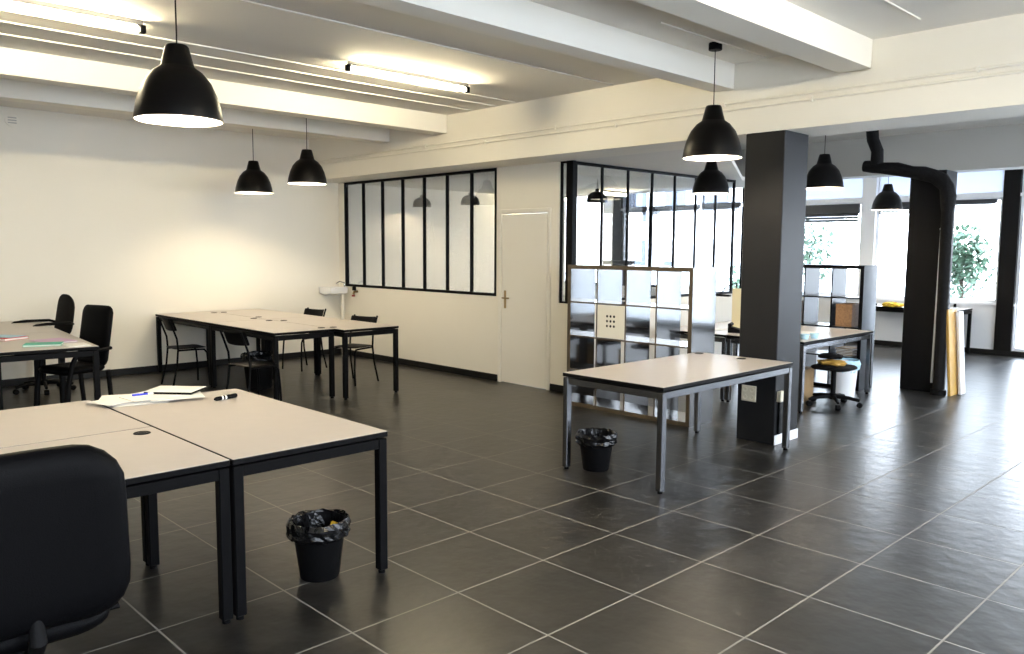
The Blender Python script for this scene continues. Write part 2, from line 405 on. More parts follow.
MB().box(-5.2, 3.2, -.2, 5.2, 5, 5.25).build('roof', 'panel', r, smooth=0)

# ------------------------------------------------------------------ desks
def desk(label, x0, x1, y0, y1, grommets=(), group=None, metal='black', h=.74, legs=((0, 0), (1, 0), (1, 1), (0, 1)), rz=0):
    cx, cy = (x0+x1)/2, (y0+y1)/2; hw, hd = (x1-x0)/2, (y1-y0)/2
    r = thing('desk', label, 'desk', (cx, cy, 0), rz, group)
    mb = MB(); mb.mi = 1; mb.box(-hw, hw, -hd, hd, h-.028, h-.002, .003); mb.mi = 0
    mb.box(-hw+.003, hw-.003, -hd+.003, hd-.003, h-.003, h)
    mb.build('tabletop', ['top', 'plastic'], r, smooth=0)
    t, ft = .05, h-.036
    for s in (-1, 1):
        MB().box(-hw+t, hw-t, s*(hd-.027)-.02, s*(hd-.027)+.02, ft-.05, ft, .003).build('apron', metal, r)
        MB().box(s*(hw-.027)-.02, s*(hw-.027)+.02, -hd+t, hd-t, ft-.05, ft, .003).build('apron', metal, r)
    for u, v in legs:
        x = -hw+.027 if u == 0 else hw-.027; y = -hd+.027 if v == 0 else hd-.027
        lg = MB().box(x-.024, x+.024, y-.024, y+.024, .018, ft, .004).build('leg', metal, r)
        MB().lathe([(0, 0), (.018, 0), (.018, .012), (.01, .018), (0, .018)], 12).build('foot', 'plastic', lg, (x, y, 0))
    for gx, gy in grommets:
        g = MB().lathe([(.026, .0015), (.03, .004), (.038, .004), (.041, 0), (.026, 0)], 24).build('cable_grommet', 'plastic', r, (gx-cx, gy-cy, h))
        MB().lathe([(0, .0006), (.026, .0006), (.026, .0001), (0, .0001)], 20).build('grommet_hole', 'plastic', g)
    return r
g = 'beige desks with square metal legs'
desk('beige desk in the foreground with the black marker on it, right of the papers', -2.14, -.435, -.318, .505, [], g)
desk('beige desk in the foreground with a cable hole, behind the big black swivel chair', -1.345, -.44, -2.15, -.326, [(-1.22, -.42)], g)
desk('beige desk at the left edge of the foreground, behind the one with the swivel chair', -2.34, -1.353, -2.15, -.326, [], g)
desk('single desk on silvery grey legs standing in front of the black cube shelf', -1.165, -.25, 2.62, 4.45, [(-1.10, 4.36), (-.66, 4.33)], g, metal='steel')
ya, ym, yb = 2.2, 2.93, 3.66
xa, xm, xb = -8.06, -6.40, -4.65
desk('far desk by the left wall with a black chair drawn up to its near side', xa, xm-.006, ya, ym-.006, [(-7.75, 2.86), (-6.6, 2.86)], g, h=.775)
desk('back desk nearest the camera, with a chair and a bin at its near side', xm, xb-.18, ya, ym-.006, [(-6.2, 2.86), (-5.0, 2.86)], g, h=.775)
desk('far desk in the back left corner below the white basin', xa, xm-.006, ym, yb, [(-7.75, 3.0), (-6.75, 3.0)], g, h=.775)
desk('far desk under the grey office window, right end of the back group', xm, xb, ym, yb, [(-6.1, 3.0), (-4.98, 3.0)], g, h=.775)
A_ = -.09
def ldesk(label, ox, oy, w, d, gr=()):
    c_ = Vector((-4.78, .49)) + Vector((ox*math.cos(A_)-oy*math.sin(A_), ox*math.sin(A_)+oy*math.cos(A_)))
    desk(label, c_.x-w/2, c_.x+w/2, c_.y-d/2, c_.y+d/2, [(c_.x+a, c_.y+b) for a, b in gr], g, h=.78, rz=A_)
ldesk('desk at the left picture edge with purple and green folders on its corner', -.8, -.4, 1.6, .8, [(-.18, -.2)])
ldesk('desk at the left picture edge nearer the left wall, below the mesh chair', -2.405, -.4, 1.6, .8)
ldesk('desk at the left picture edge, near side of the folder desk', -.8, -1.206, 1.6, .8)
desk('white desk on bright steel legs right behind the dark grey column', -1.78, -.89, 5.95, 7.66, [], g, metal='steel')
desk('white desk behind the black cube shelf carrying the yellow board', -2.68, -1.79, 5.95, 7.66, [], g, metal='steel')
desk('far desk under the bright windows behind the far black column', -3.15, -1.33, 12.0, 12.72, [], g)

# ------------------------------------------------------------------ pendants
def pendant(label, x, y, z, D=.46, zc=CZ, canopy=False):
    r = thing('pendant_lamp', label, 'lamp', (x, y, z), 0, 'black dome pendant lamps')
    k = D/.46
    out = [(.23, 0), (.231, .012), (.222, .07), (.203, .14), (.172, .21), (.13, .262), (.092, .288), (.087, .296), (.062, .395), (.055, .405), (0, .405)]
    MB().lathe([(a*k, b*k) for a, b in out]+[(0, .395*k), (.05*k, .39*k), (.08*k, .29*k), (.125*k, .256*k), (.168*k, .205*k), (.199*k, .137*k), (.218*k, .069*k), (.227*k, .001*k), (.23*k, 0)], 40).build('lamp_shade', 'shade', r, smooth=25)
    MB().lathe([(.2262*k, .0015*k), (.2165*k, .068*k), (.1975*k, .136*k), (.166*k, .203*k), (.123*k, .253*k), (.08*k, .283*k), (0, .286*k)], 40).build('shade_lining', 'inner', r)
    MB().lathe([(0, .085), (.025, .09), (.042, .11), (.045, .13), (.036, .155), (.02, .18), (.015, .21), (0, .212)], 16).build('light_bulb', 'bulb', r)
    MB().tube([(0, 0, .40*k), (0, 0, zc-z)], .004, 6).build('cord', 'plastic', r)
    if zc > 3: MB().lathe([(0, 0), (.05, 0), (.052, .004), (.052, .05), (.05, .055), (0, .055)], 24).build('canopy', 'plastic', r, (0, 0, zc-z-.055))
    return r
pendant('large black pendant lamp nearest the camera, hanging over the foreground desks', -1.40, -.11, 2.315, D=.435)
pendant('smaller-looking left lamp of the pair hanging over the back left desks', -6.91, 3.06, 2.35)
pendant('right lamp of the pair of black pendants hanging over the back left desks', -5.95, 3.27, 2.43)
pendant('black pendant lamp hanging over the single silvery desk, left of the dark column', -.67, 3.80, 2.385)
pendant('black pendant lamp directly below and behind the one over the single desk', -2.02, 5.93, 2.275, D=.40, zc=2.66)
pendant('black pendant lamp right of the dark grey column, over the steel desk', -1.59, 7.72, 2.41)
pendant('small far black pendant lamp beside the far black column, against the windows', -2.27, 11.43, 2.31)
def dome(label, x, y, z):
    r = thing('office_pendant', label, 'lamp', (x, y, z), 0, 'dome pendants inside the glazed office')
    MB().lathe([(.15, 0), (.151, .01), (.147, .05), (.13, .095), (.098, .13), (.058, .148), (.03, .153), (.026, .19), (0, .192), (0, .18), (.02, .146), (.055, .14), (.094, .124), (.126, .09), (.143, .048), (.146, .001), (.15, 0)], 32).build('lamp_shade', 'shade', r, smooth=25)
    MB().lathe([(0, .03), (.02, .035), (.03, .06), (.02, .1), (.012, .12), (0, .121)], 14).build('light_bulb', 'bulb', r)
    MB().tube([(0, 0, .19), (0, 0, 2.665-z)], .004, 6).build('cord', 'plastic', r)
dome('left small dome lamp behind the grey office window', -7.65, 6.33, 2.33)
dome('right small dome lamp behind the grey office window', -6.84, 6.66, 2.35)
dome('small dome lamp behind the first wide pane of the glass partition', -4.65, 7.15, 2.33)

# fluorescent fittings
def tube_light(label, x, y0, y1, zc=CZ):
    r = thing('ceiling_light', label, 'lamp', (x, (y0+y1)/2, zc), 0, 'fluorescent strip lights'); hl = (y1-y0)/2
    MB().box(-.022, .022, -hl, hl, -.035, 0, .003).build('housing', 'steel', r)
    MB().tube([(.0, -hl+.03, -.062), (.0, hl-.03, -.062)], .019, 12).build('fluorescent_tube', 'tube', r)
    for s in (-1, 1): MB().box(-.022, .022, s*hl-.02, s*hl+.02, -.085, -.03, .004).build('end_cap', 'plastic', r)
tube_light('lit fluorescent strip at the top left corner of the picture', -3.25, -1.0, .40)
tube_light('added fluorescent strip inside the glazed office, behind the first wide pane', -5.95, 8.8, 9.5, 2.66)  # added in place of a reflected bright line, also lights the office
tube_light('unseen fluorescent strip added at the dark end of the glazed office, near the left wall', -7.55, 8.55, 9.9, 2.66)  # fill lamp added out of view to brighten the office behind window_1
tube_light('unseen fluorescent strip added on the ceiling of the right-hand bay, near the right wall', 2.3, 1.2, 2.7)  # added outside the frame to brighten the right-hand beams and bay ceiling
tube_light('lit fluorescent strip on the ceiling above the back left desks', -3.25, 2.12, 3.48)

# ------------------------------------------------------------------ chairs
def tilt(ax, a): return Matrix.Rotation(math.radians(a), 4, ax)
def star_base(r, rad=.3, post_top=.42, mat='plastic'):
    MB().tube([(0, 0, .09), (0, 0, post_top)], .026, 14).build('gas_lift', mat, r)
    MB().lathe([(0, .075), (.045, .075), (.045, .125), (.03, .14), (0, .14)], 16).build('hub', mat, r)
    for k in range(5):
        a = 2*PI*k/5+.3; c, s = math.cos(a), math.sin(a)
        l = MB().tube([(c*.03, s*.03, .105), (c*rad*.6, s*rad*.6, .098), (c*rad, s*rad, .078)], [.024, .02, .016], 8).build('base_leg', mat, r)
        cm = Matrix.Translation((c*rad, s*rad, .03)) @ Matrix.Rotation(a, 4, 'Z') @ Matrix.Rotation(PI/2, 4, 'X')
        MB().lathe([(0, -.025), (.026, -.025), (.03, -.015), (.03, .015), (.026, .025), (0, .025)], 14, cm).build('caster', 'plastic', l)
def curved_pad(w, h, th, r, bulge, nx=14, nz=14, taper=0.):
    """padded panel in x,z plane, curved about z, rounded outline, thickness along y"""
    b = bmesh.new(); sheets = []
    def outline_half(z):
        # half width of rounded rectangle at height z (-h/2..h/2)
        e = h/2-abs(z); hw = w/2*(1+taper*z/h)
        if e < r: return hw-r+math.sqrt(max(0, r*r-(r-e)**2))
        return hw
    grid = {}
    for side in (0, 1):
        for i in range(nz+1):
            z = -h/2*math.cos(PI*i/nz)
            hw = max(outline_half(z), .002)
            for j in range(nx+1):
                u = -math.cos(PI*j/nx); x = hw*u
                ed = min(1, (1-abs(u))*3.2+.0)*min(1, (1-abs(z)/(h/2))*4.)
                t = th/2*math.sqrt(max(0, 1-(1-ed)**2))
                y = bulge*(x/(w/2))**2*-1 + (t if side else -t)
                grid[side, i, j] = b.verts.new((x, y, z))
    for side in (0, 1):
        for i in range(nz):
            for j in range(nx):
                q = [grid[side, i, j], grid[side, i, j+1], grid[side, i+1, j+1], grid[side, i+1, j]]
                b.faces.new(q if side == 0 else q[::-1])
    bmesh.ops.remove_doubles(b, verts=b.verts, dist=.0006)
    bmesh.ops.recalc_face_normals(b, faces=b.faces)
    return b
# big swivel chair in the foreground (faces local +y)
def task_chair(label, x, y, rz, bh=.5, bw=.47, bz=.87, arms=False, mat='leather', sz=.48, leanang=8, group=None, name='swivel_chair', bth=.085, corner=.13):
    r = thing(name, label, 'chair', (x, y, 0), rz, group)
    star_base(r, .3, sz-.07)
    s = curved_pad(.48, .46, .085, .12, 0.); mb = MB(); mb._merge(s, Matrix.Translation((0, .03, sz-.03)) @ tilt('X', 90)); mb.build('seat', mat, r, smooth=60)
    s = curved_pad(bw, bh, bth, corner, .035, taper=-.08); mb = MB(); mb._merge(s, Matrix.Translation((0, -.23, bz)) @ tilt('X', leanang)); mb.build('backrest', mat, r, smooth=60)
    MB().tube([(0, -.05, sz-.08), (0, -.2, sz-.08), (0, -.25, sz-.02), (0, -.235, bz-bh*.42)], [.022, .022, .024, .02], 10).build('back_bracket', 'plastic', r)
    MB().tube([(.1, 0, sz-.085), (.26, 0, sz-.085), (.29, 0, sz-.08)], [.006, .006, .012], 8).build('tilt_lever', 'plastic', r)
    if arms:
        for q in (-1, 1):
            MB().tube([(q*.2, -.26, bz-.08), (q*.27, -.2, bz-.06), (q*.28, .06, bz-.055), (q*.28, .17, bz-.065), (q*.275, .2, bz-.075)], [.014, .016, .018, .016, .012], 10).build('armrest', 'plastic', r)
    return r
task_chair('big black leather swivel chair in the bottom left corner, seen from behind', .13, -1.28, PI/2-.02, bh=.54, bw=.5, bz=.83, mat='leather', leanang=4, sz=.56)
task_chair('black mesh swivel armchair with rounded back by the left wall', -7.45, .70, PI+.15, bh=.52, bw=.42, bz=.85, arms=True, mat='fabric', bth=.04, leanang=10, corner=.16)
# armchair with four thick legs (faces local +y)
r = thing('visitor_chair', 'black square-backed chair at the corner of the folder desk', 'chair', (-5.9, .57, 0), PI+.33)
s = curved_pad(.46, .62, .06, .07, .02); mb = MB(); mb._merge(s, Matrix.Translation((0, -.25, .76)) @ tilt('X', 10)); mb.build('backrest', 'leather', r, smooth=60)
s = curved_pad(.46, .48, .08, .09, 0.); mb = MB(); mb._merge(s, Matrix.Translation((0, .0, .45)) @ tilt('X', 90)); mb.build('seat', 'leather', r, smooth=60)
for q in (-1, 1):
    MB().tube([(q*.235, .24, 0), (q*.235, .21, .3), (q*.24, .16, .52), (q*.245, .12, .6)], [.03, .026, .024, .022], 10).build('leg', 'plastic', r)
    MB().tube([(q*.22, -.27, 0), (q*.22, -.235, .42)], [.024, .024], 10).build('leg', 'plastic', r)
    MB().tube([(q*.245, .15, .61), (q*.25, .0, .63), (q*.25, -.2, .64), (q*.23, -.27, .64)], .018, 10).build('armrest', 'plastic', r)

# steel-tube stacking chair (faces local +y)
def stack_chair(label, x, y, rz):
    r = thing('stacking_chair', label, 'chair', (x, y, 0), rz, 'black steel chairs around the back desks')
    for q in (-1, 1):
        MB().tube([(q*.20, -.235, 0), (q*.185, -.175, .25), (q*.178, -.155, .45), (q*.178, -.165, .58), (q*.178, -.215, .72), (q*.178, -.255, .82)], .0115, 8).build('leg', 'black', r)
        MB().tube([(q*.195, .205, 0), (q*.185, .20, .2), (q*.18, .185, .39), (q*.172, .155, .432), (q*.172, .05, .437), (q*.172, -.15, .437)], .0115, 8).build('leg', 'black', r)
    s = curved_pad(.37, .38, .016, .05, 0.); mb = MB(); mb._merge(s, Matrix.Translation((0, .0, .456)) @ tilt('X', 90)); mb.build('seat', 'black', r, smooth=50)
    s = curved_pad(.39, .15, .014, .02, -.03); mb = MB(); mb._merge(s, Matrix.Translation((0, -.215, .735)) @ tilt('X', 20)); mb.build('backrest', 'black', r, smooth=50)
    return r
stack_chair('black steel chair at the left end of the back desks, on the near side', -6.85, 2.1, -.05)
stack_chair('black steel chair at the near side of the back desks, beside the dark bin', -4.98, 2.03, .15)
stack_chair('black steel chair at the far side of the back desks, below the white basin', -7.05, 3.80, PI+.2)
stack_chair('black steel chair at the far side of the back desks, nearest the right end', -5.6, 3.66, PI+.3)

# ------------------------------------------------------------------ bins
def bin_(label, x, y, rt=.135, rb=.095, h=.27, litter=False):
    r = thing('waste_bin', label, 'bin', (x, y, 0), random.uniform(0, 3), 'black waste bins with liners')
    MB().lathe([(0, 0), (rb, 0), (rb+.004, .01), (rt, h), (rt+.006, h+.004), (rt-.004, h+.004), (rb-.002, .02), (0, .02)], 32).build('bin_body', 'plastic', r, smooth=30)
    MB().lathe([(rt*.72, h*.45), (rt*.9, h*.8), (rt*.97, h+.008), (rt+.012, h+.016), (rt+.024, h-.008), (rt+.018, h-.035), (rt+.022, h-.055), (rt+.008, h-.072)], 40, jitter=.045).build('bin_liner', 'liner', r, smooth=0)
    if litter:
        mb = MB(); mb.prism(rrect(.07, .03, .012), .004, Matrix.Translation((.05, -.06, h*.9)) @ Matrix.Rotation(.5, 4, 'Y')); mb.build('yellow_wrapper', 'yellow', r)
    return r
bin_('black waste bin with shiny liner under the near right corner of the foreground desk', -.645, .225, h=.285, litter=True)
bin_('black waste bin with liner beside the left leg of the single silvery desk', -.985, 2.81)
bin_('black waste bin in the shade under the back left desks', -6.02, 2.62, h=.40, rt=.18, rb=.14)

# ------------------------------------------------------------------ cube shelves
def cube_shelf(label, x0, x1, y0, y1, h=1.5, ncol=4, nrow=4, door=None, mat='gloss'):
    cx = (x0+x1)/2; hw = (x1-x0)/2; dp = y1-y0
    r = thing('cube_shelf', label, 'shelf', (cx, y0, 0))
    th, tn = .042, .016
    def pn(a, b, z0, z1, nm):
        mb = MB(); mb.mi = 0; mb.box(a, b, .002, dp, z0, z1); mb.mi = 1; mb.box(a, b, 0, .003, z0, z1); return mb.build(nm, [mat, 'edge' if mat == 'gloss' else 'plastic'], r, smooth=0)
    pn(-hw, hw, h-th, h, 'top_panel'); pn(-hw, hw, 0, th, 'bottom_panel')
    pn(-hw, -hw+th, th, h-th, 'side_panel'); pn(hw-th, hw, th, h-th, 'side_panel')
    cw = (2*hw-2*th-(ncol-1)*tn)/ncol; ch = (h-2*th-(nrow-1)*tn)/nrow
    for j in range(1, nrow): z = th+j*ch+(j-1)*tn; pn(-hw+th, hw-th, z, z+tn, 'shelf_board')
    for i in range(1, ncol):
        x = -hw+th+i*cw+(i-1)*tn
        for j in range(nrow): z = th+j*(ch+tn); pn(x, x+tn, z, z+ch, 'divider')
    def cell(i, j): return (-hw+th+i*(cw+tn), th+j*(ch+tn), cw, ch)
    if door:
        a, z, w_, h_ = cell(*door)
        dd = MB().box(a+.003, a+w_-.003, -.004, .014, z+.003, z+h_-.003, .002).build('cube_door', 'cream', r, label='cream door with nine round holes')
        for p in range(3):
            for q in range(3):
                MB().lathe([(0, .002), (.011, .002), (.013, 0), (0, 0)], 14, Matrix.Translation((a+w_*.5+(p-1)*.045, -.004, z+h_*.52+(q-1)*.05)) @ Matrix.Rotation(PI/2, 4, 'X')).build('hole', 'plastic', dd)
    return r, cell, cx
cube_shelf('glossy black-brown cube shelf with cream door, behind the single silvery desk', -2.865, -1.315, 4.56, 4.96, 1.5, door=(1, 2))
r2, cell, cx2 = cube_shelf('far dark cube shelf holding brown boxes, behind the steel desk', -2.51, -1.06, 7.74, 8.13, 1.49, mat='darkwood')
def in_cell(i, j): a, z, w_, h_ = cell(i, j); return cx2+a, 7.74, z, w_, h_
a, y, z, w_, h_ = in_cell(3, 2)
def open_box(name, label, x, y, z, w, d, h, mat):
    r = thing(name, label, 'box', (x, y, z))
    t = .006
    MB().box(-w/2, w/2, -d/2, d/2, 0, t).build('bottom', mat, r, smooth=0)
    for q in (-1, 1):
        MB().box(-w/2, w/2, q*(d/2-t/2)-t/2, q*(d/2-t/2)+t/2, t, h).build('box_wall', mat, r, smooth=0)
        MB().box(q*(w/2-t/2)-t/2, q*(w/2-t/2)+t/2, -d/2+t, d/2-t, t, h).build('box_wall', mat, r, smooth=0)
    return r
def closed_box(name, label, x, y, z, w, d, h, mat, rz=0):
    r = thing(name, label, 'box', (x, y, z), rz)
    MB().box(-w/2, w/2, -d/2, d/2, 0, h-.006, .003).build('carton_body', mat, r, smooth=0)
    MB().box(-w/2, -.002, -d/2, d/2, h-.006, h, .001).build('flap', mat, r, smooth=0)
    MB().box(.002, w/2, -d/2, d/2, h-.006, h, .001).build('flap', mat, r, smooth=0)
    return r
def sheet_stack(name, label, x, y, z, w, d, n, th, mats, rz=0, cat='papers', spread=.03):
    r = thing(name, label, cat, (x, y, z), rz); zz = 0
    for k in range(n):
        q = random.uniform(-1, 1)*spread; p = random.uniform(-1, 1)*spread; a = random.uniform(-1, 1)*spread*4
        MB().box(-w/2, w/2, -d/2, d/2, 0, th, rot=Matrix.Translation((q, p, zz)) @ Matrix.Rotation(a, 4, 'Z')).build('sheet', mats[k % len(mats)], r, smooth=0); zz += th+.0003
    return r
for (i, j, nm, lb, mt) in ((3, 2, 'storage_box', 'brown box in the far cube shelf, right-hand column', 'wicker'), (1, 2, 'storage_box', 'brown patterned box in the far cube shelf, beside the dark column', 'wicker')):
    a, y, z, w_, h_ = in_cell(i, j); open_box(nm, lb, a+w_*.42, y+.18, z, w_*.6, .3, h_*.8, mt)
a, y, z, w_, h_ = in_cell(3, 2)
a, y, z, w_, h_ = in_cell(3, 1)
sheet_stack('paper_stack', 'stack of white and brown papers in the lower right cell of the far shelf', a+w_*.5, y+.18, z, .2, .28, 10, .009, ['paper', 'carton'], spread=.01)

# ------------------------------------------------------------------ things on the desks
H = .7405
sheet_stack('loose_papers', 'untidy heap of white papers on the foreground desks', -2.08, -.10, H, .30, .21, 3, .002, ['paper'], 1.5, spread=.05)
HP = [o for o in COL.objects if o.name.startswith('loose_papers')][0]
for px_, py_, a_, z_ in ((.02, .14, .5, .0075), (-.06, .13, -.35, .010), (.13, .07, .1, .0125), (-.12, .03, .35, .0150), (.17, -.06, -.2, .0175), (.05, .02, .15, .0200)):
    MB().box(-.15, .15, -.105, .105, 0, .0022, rot=Matrix.Translation((px_, py_, z_)) @ Matrix.Rotation(a_, 4, 'Z')).build('sheet', 'paper', HP, smooth=0)
r = thing('notebook', 'white notebook with dark lower edge lying on the heap of papers', 'notebook', (-2.16, .12, H+.0225), .75)
MB().box(-.15, .15, -.11, .11, 0, .003, .001).build('back_cover', 'plastic', r, smooth=0)
MB().box(-.148, .148, -.108, .108, .003, .013).build('pages', 'plastic', r, smooth=0)
MB().box(-.15, .15, -.11, .11, .013, .0155, .001).build('front_cover', 'paper', r, smooth=0)
r = thing('pen', 'blue pen lying on the white papers next to the notebook', 'pen', (-2.16, -.09, H+.0285), 1.5)
def lay(x=0): return Matrix.Rotation(PI/2, 4, 'Y')
MB().lathe([(0, -.05), (.006, -.048), (.006, .04), (0, .041)], 10, lay()).build('barrel', 'penblue', r)
MB().lathe([(0, .041), (.007, .041), (.007, .085), (0, .087)], 10, lay()).build('cap', 'paper', r)
r = thing('marker', 'thick black marker with white print on the foreground desk', 'pen', (-1.80, .28, H+.0145), 1.85)
MB().lathe([(0, -.085), (.006, -.084), (.0125, -.07), (.0135, .02), (0, .021)], 14, lay()).build('barrel', 'plastic', r)
MB().lathe([(0, .021), (.014, .021), (.0135, .075), (.011, .082), (0, .083)], 14, lay()).build('cap', 'plastic', r)
for q in (-.03, -.005): MB().lathe([(.01375, q-.006), (.01405, q), (.01375, q+.006)], 14, lay()).build('print', 'paper', r)
def folder(name, label, x, y, z, rz, mat, w=.32, d=.24, th=.012, inner='paper'):
    r = thing(name, label, 'folder', (x, y, z), rz, 'folders on the left desk')
    MB().box(-w/2, w/2, -d/2, d/2, 0, .002, .0005).build('back_cover', mat, r, smooth=0)
    MB().box(-w/2+.006, w/2-.006, -d/2+.006, d/2-.008, .002, th-.002).build('pages', inner, r, smooth=0)
    MB().box(-w/2, w/2, -d/2, d/2, th-.002, th, .0005).build('front_cover', mat, r, smooth=0)
    return r
HL = .781
folder('folder', 'lilac folder on the corner of the left desk, behind the green one', -5.42, .29, HL, .15, 'purple', .36, .28)
folder('folder', 'green folder with papers at the corner of the left desk', -5.17, .145, HL, 1.2, 'green', .30, .22, .016)
folder('folder', 'white folder on the far corner of the left desk, against the square-backed chair', -4.97, .36, HL, -.05, 'paper', .26, .18, .008)
folder('folder', 'red folder with a pale blue top lying at the left picture edge', -5.94, .0, HL, .5, 'red', .34, .26, .022)
sheet_stack('blue_sheet', 'pale blue sheets lying on the red folder', -5.96, .01, HL+.023, .3, .2, 2, .002, ['blue'], .6, spread=.01)

# behind the column : desk clutter
r = thing('desk_lamp', 'thin black desk lamp clipped beside the yellow board', 'lamp', (-2.08, 6.62, H-.0005))
MB().lathe([(0, 0), (.06, 0), (.06, .015), (.015, .02), (0, .02)], 20).build('lamp_base', 'plastic', r)
MB().tube([(0, 0, .02), (.0, .02, .54)], .007, 8).build('pole', 'plastic', r)
MB().tube([(0, .02, .54), (-.12, 0, .5), (-.2, 0, .40)], .006, 8).build('arm', 'plastic', r)
MB().box(-.25, -.07, -.03, .03, .375, .40, .008).build('lamp_head', 'plastic', r)
r = thing('file_board', 'tall pale yellow board standing on the desk left of the dark column', 'board', (-1.99, 6.52, H), .3)
MB().box(-.06, .06, -.02, .02, 0, .48, .004).build('board_body', 'ochre', r)
MB().box(-.07, .07, -.06, .06, 0, .012, .003).build('foot', 'ochre', r)
r = thing('telephone', 'small black telephone on the desk left of the dark column', 'telephone', (-1.86, 6.28, H), .4)
MB().prism([(-.08, 0), (.08, 0), (.08, .03), (-.08, .07)], .16, bev=.006).build('phone_body', 'plastic', r)
MB().tube([(-.06, -.08, .085), (-.045, -.04, .09), (-.045, .04, .09), (-.06, .08, .085)], [.024, .016, .016, .024], 10).build('handset', 'plastic', r)
sheet_stack('desk_papers', 'grey papers on the desk left of the dark column', -2.25, 6.35, H, .3, .21, 3, .002, ['paper'], .3, spread=.04)
# on the steel desk right of the column
r = thing('laptop_bag', 'flat black bag on the near corner of the steel desk', 'bag', (-1.22, 6.12, H), .2)
MB().box(-.17, .17, -.12, .12, 0, .045, .015, seg=3).build('bag_body', 'fabric', r)
MB().tube([(-.06, .12, .022), (-.055, .17, .022), (.055, .17, .022), (.06, .12, .022)], .008, 8).build('handle', 'plastic', r)
def bluecup(label, x, y):
    r = thing('plastic_tub', label, 'tub', (x, y, H), 0)
    MB().lathe([(0, 0), (.035, 0), (.045, .045), (.042, .045), (.033, .004), (0, .004)], 20).build('tub_body', 'blue', r)
    MB().lathe([(0, .045), (.047, .045), (.047, .052), (0, .053)], 20).build('lid', 'blue', r)
bluecup('pale blue tub on the edge of the steel desk, left one', -1.02, 6.22)
bluecup('pale blue tub on the edge of the steel desk, right one', -.98, 6.36)
sheet_stack('drawing_sheets', 'large white sheets spread over the steel desk', -1.4, 6.75, H, .55, .4, 3, .002, ['paper'], .2, spread=.05)

# under the steel desk
closed_box('carton', 'brown cardboard box under the steel desk', -1.40, 6.68, 0, .42, .34, .36, 'carton', .1)
r = thing('swivel_stool', 'low swivel stool piled with papers in front of the steel desk', 'chair', (-.87, 6.62, 0))
star_base(r, .27, .40)
s = curved_pad(.42, .4, .05, .12, 0.); mb = MB(); mb._merge(s, Matrix.Translation((0, 0, .42)) @ tilt('X', 90)); mb.build('seat', 'fabric', r, smooth=60)
def crumple(name, label, cat, x, y, z, sx, sy, sz, mat, seed, rz=0):
    rnd = random.Random(seed); b = bmesh.new(); bmesh.ops.create_icosphere(b, subdivisions=3, radius=1)
    for v in b.verts:
        n_ = v.co.normalized(); k = 1+.16*math.sin(7*n_.x+seed)*math.sin(6*n_.y)+rnd.uniform(-.09, .09)
        v.co = Vector((n_.x*k*sx, n_.y*k*sy, max(n_.z*k, -.6)*sz+.6*sz))
    mb = MB(); mb._merge(b); o = mb.build(name, mat, None, (x, y, z), smooth=0); o.rotation_euler.z = rz
    return tag(o, label, cat)
crumple('crumpled_bag', 'crumpled ochre paper bag on the swivel stool', 'bag', -.88, 6.60, .448, .15, .12, .035, 'gilt', 4)
crumple('folded_cloth', 'black cloth bundle on top of the ochre bag', 'cloth', -.91, 6.62, .512, .13, .11, .035, 'fabric', 6)
r = thing('paper_bin', 'white bin with a folded plastic bag beside the steel desk', 'bin', (-1.0, 7.17, 0))
MB().lathe([(0, 0), (.12, 0), (.15, .42), (.145, .42), (.115, .01), (0, .01)], 28).build('bin_body', 'panel', r)
MB().lathe([(.14, .30), (.146, .424), (.158, .44), (.172, .40), (.168, .34)], 30, jitter=.04).build('bin_liner', 'blue', r, smooth=0)

# sockets on the dark column
r = thing('wall_socket', 'cream double socket plate on the front of the dark grey column', 'socket', (-.67, 4.499, .42))
MB().box(-.07, .07, -.012, 0, -.07, .07, .004).build('plate', 'ivory', r)
for u in (-.033, .033):
    for v in (-.033, .033): MB().lathe([(0, 0), (.022, 0), (.022, .003), (.018, .003), (.014, -.002), (0, -.002)], 16, Matrix.Translation((u, -.0125, v)) @ Matrix.Rotation(PI/2, 4, 'X')).build('outlet', 'ivory', r)
r = thing('cable_outlet', 'yellowish outlet with black cable duct on the right side of the dark column', 'socket', (-.424, 4.56, .42))
MB().box(0, .04, -.04, .04, -.045, .045, .005).build('plate', 'ivory', r)
MB().box(0, .02, -.015, .015, -.33, -.045, .002).build('cable_duct', 'plastic', r)

# lagged pipe on the far column
r = thing('lagged_pipe', 'black lagged pipe bending over the top of the far black column', 'pipe', (0, 0, 0))
MB().tube([(-1.25, 8.2, CZ), (-1.22, 8.2, 3.0), (-1.16, 8.2, 2.86), (-1.16, 8.2, 2.70)], [.075, .07, .07, .075], 14).build('pipe_drop', 'lag', r)
MB().tube([(-1.31, 8.2, 2.69), (-1.2, 8.2, 2.675), (-1.1, 8.2, 2.655), (-.92, 8.2, 2.63), (-.75, 8.2, 2.585), (-.62, 8.2, 2.56), (-.5, 8.2, 2.52), (-.42, 8.2, 2.47), (-.36, 8.2, 2.39), (-.34, 8.2, 2.28), (-.34, 8.2, 2.1), (-.335, 8.2, 1.2), (-.33, 8.2, .06)], [.066, .076, .068, .08, .07, .082, .078, .09, .08, .086, .064, .06, .06], 14).build('pipe_run', 'lag', r)
MB().lathe([(0, 0), (.085, 0), (.085, .06), (.07, .065), (0, .065)], 16).build('pipe_foot', 'plastic', r, (-.33, 8.2, 0))
r = thing('water_pipe', 'thin white pipe running down the front of the far black column', 'pipe', (-.415, 8.283, .12))
MB().tube([(-.02, 0, 0), (-.01, 0, 1.1), (.0, 0, 2.25)], .014, 8).build('pipe_run', 'panel', r)
for z in (.4, 1.1, 1.8): MB().box(-.022, .022, -.006, .015, z-.012, z+.012, .003).build('pipe_clip', 'panel', r)
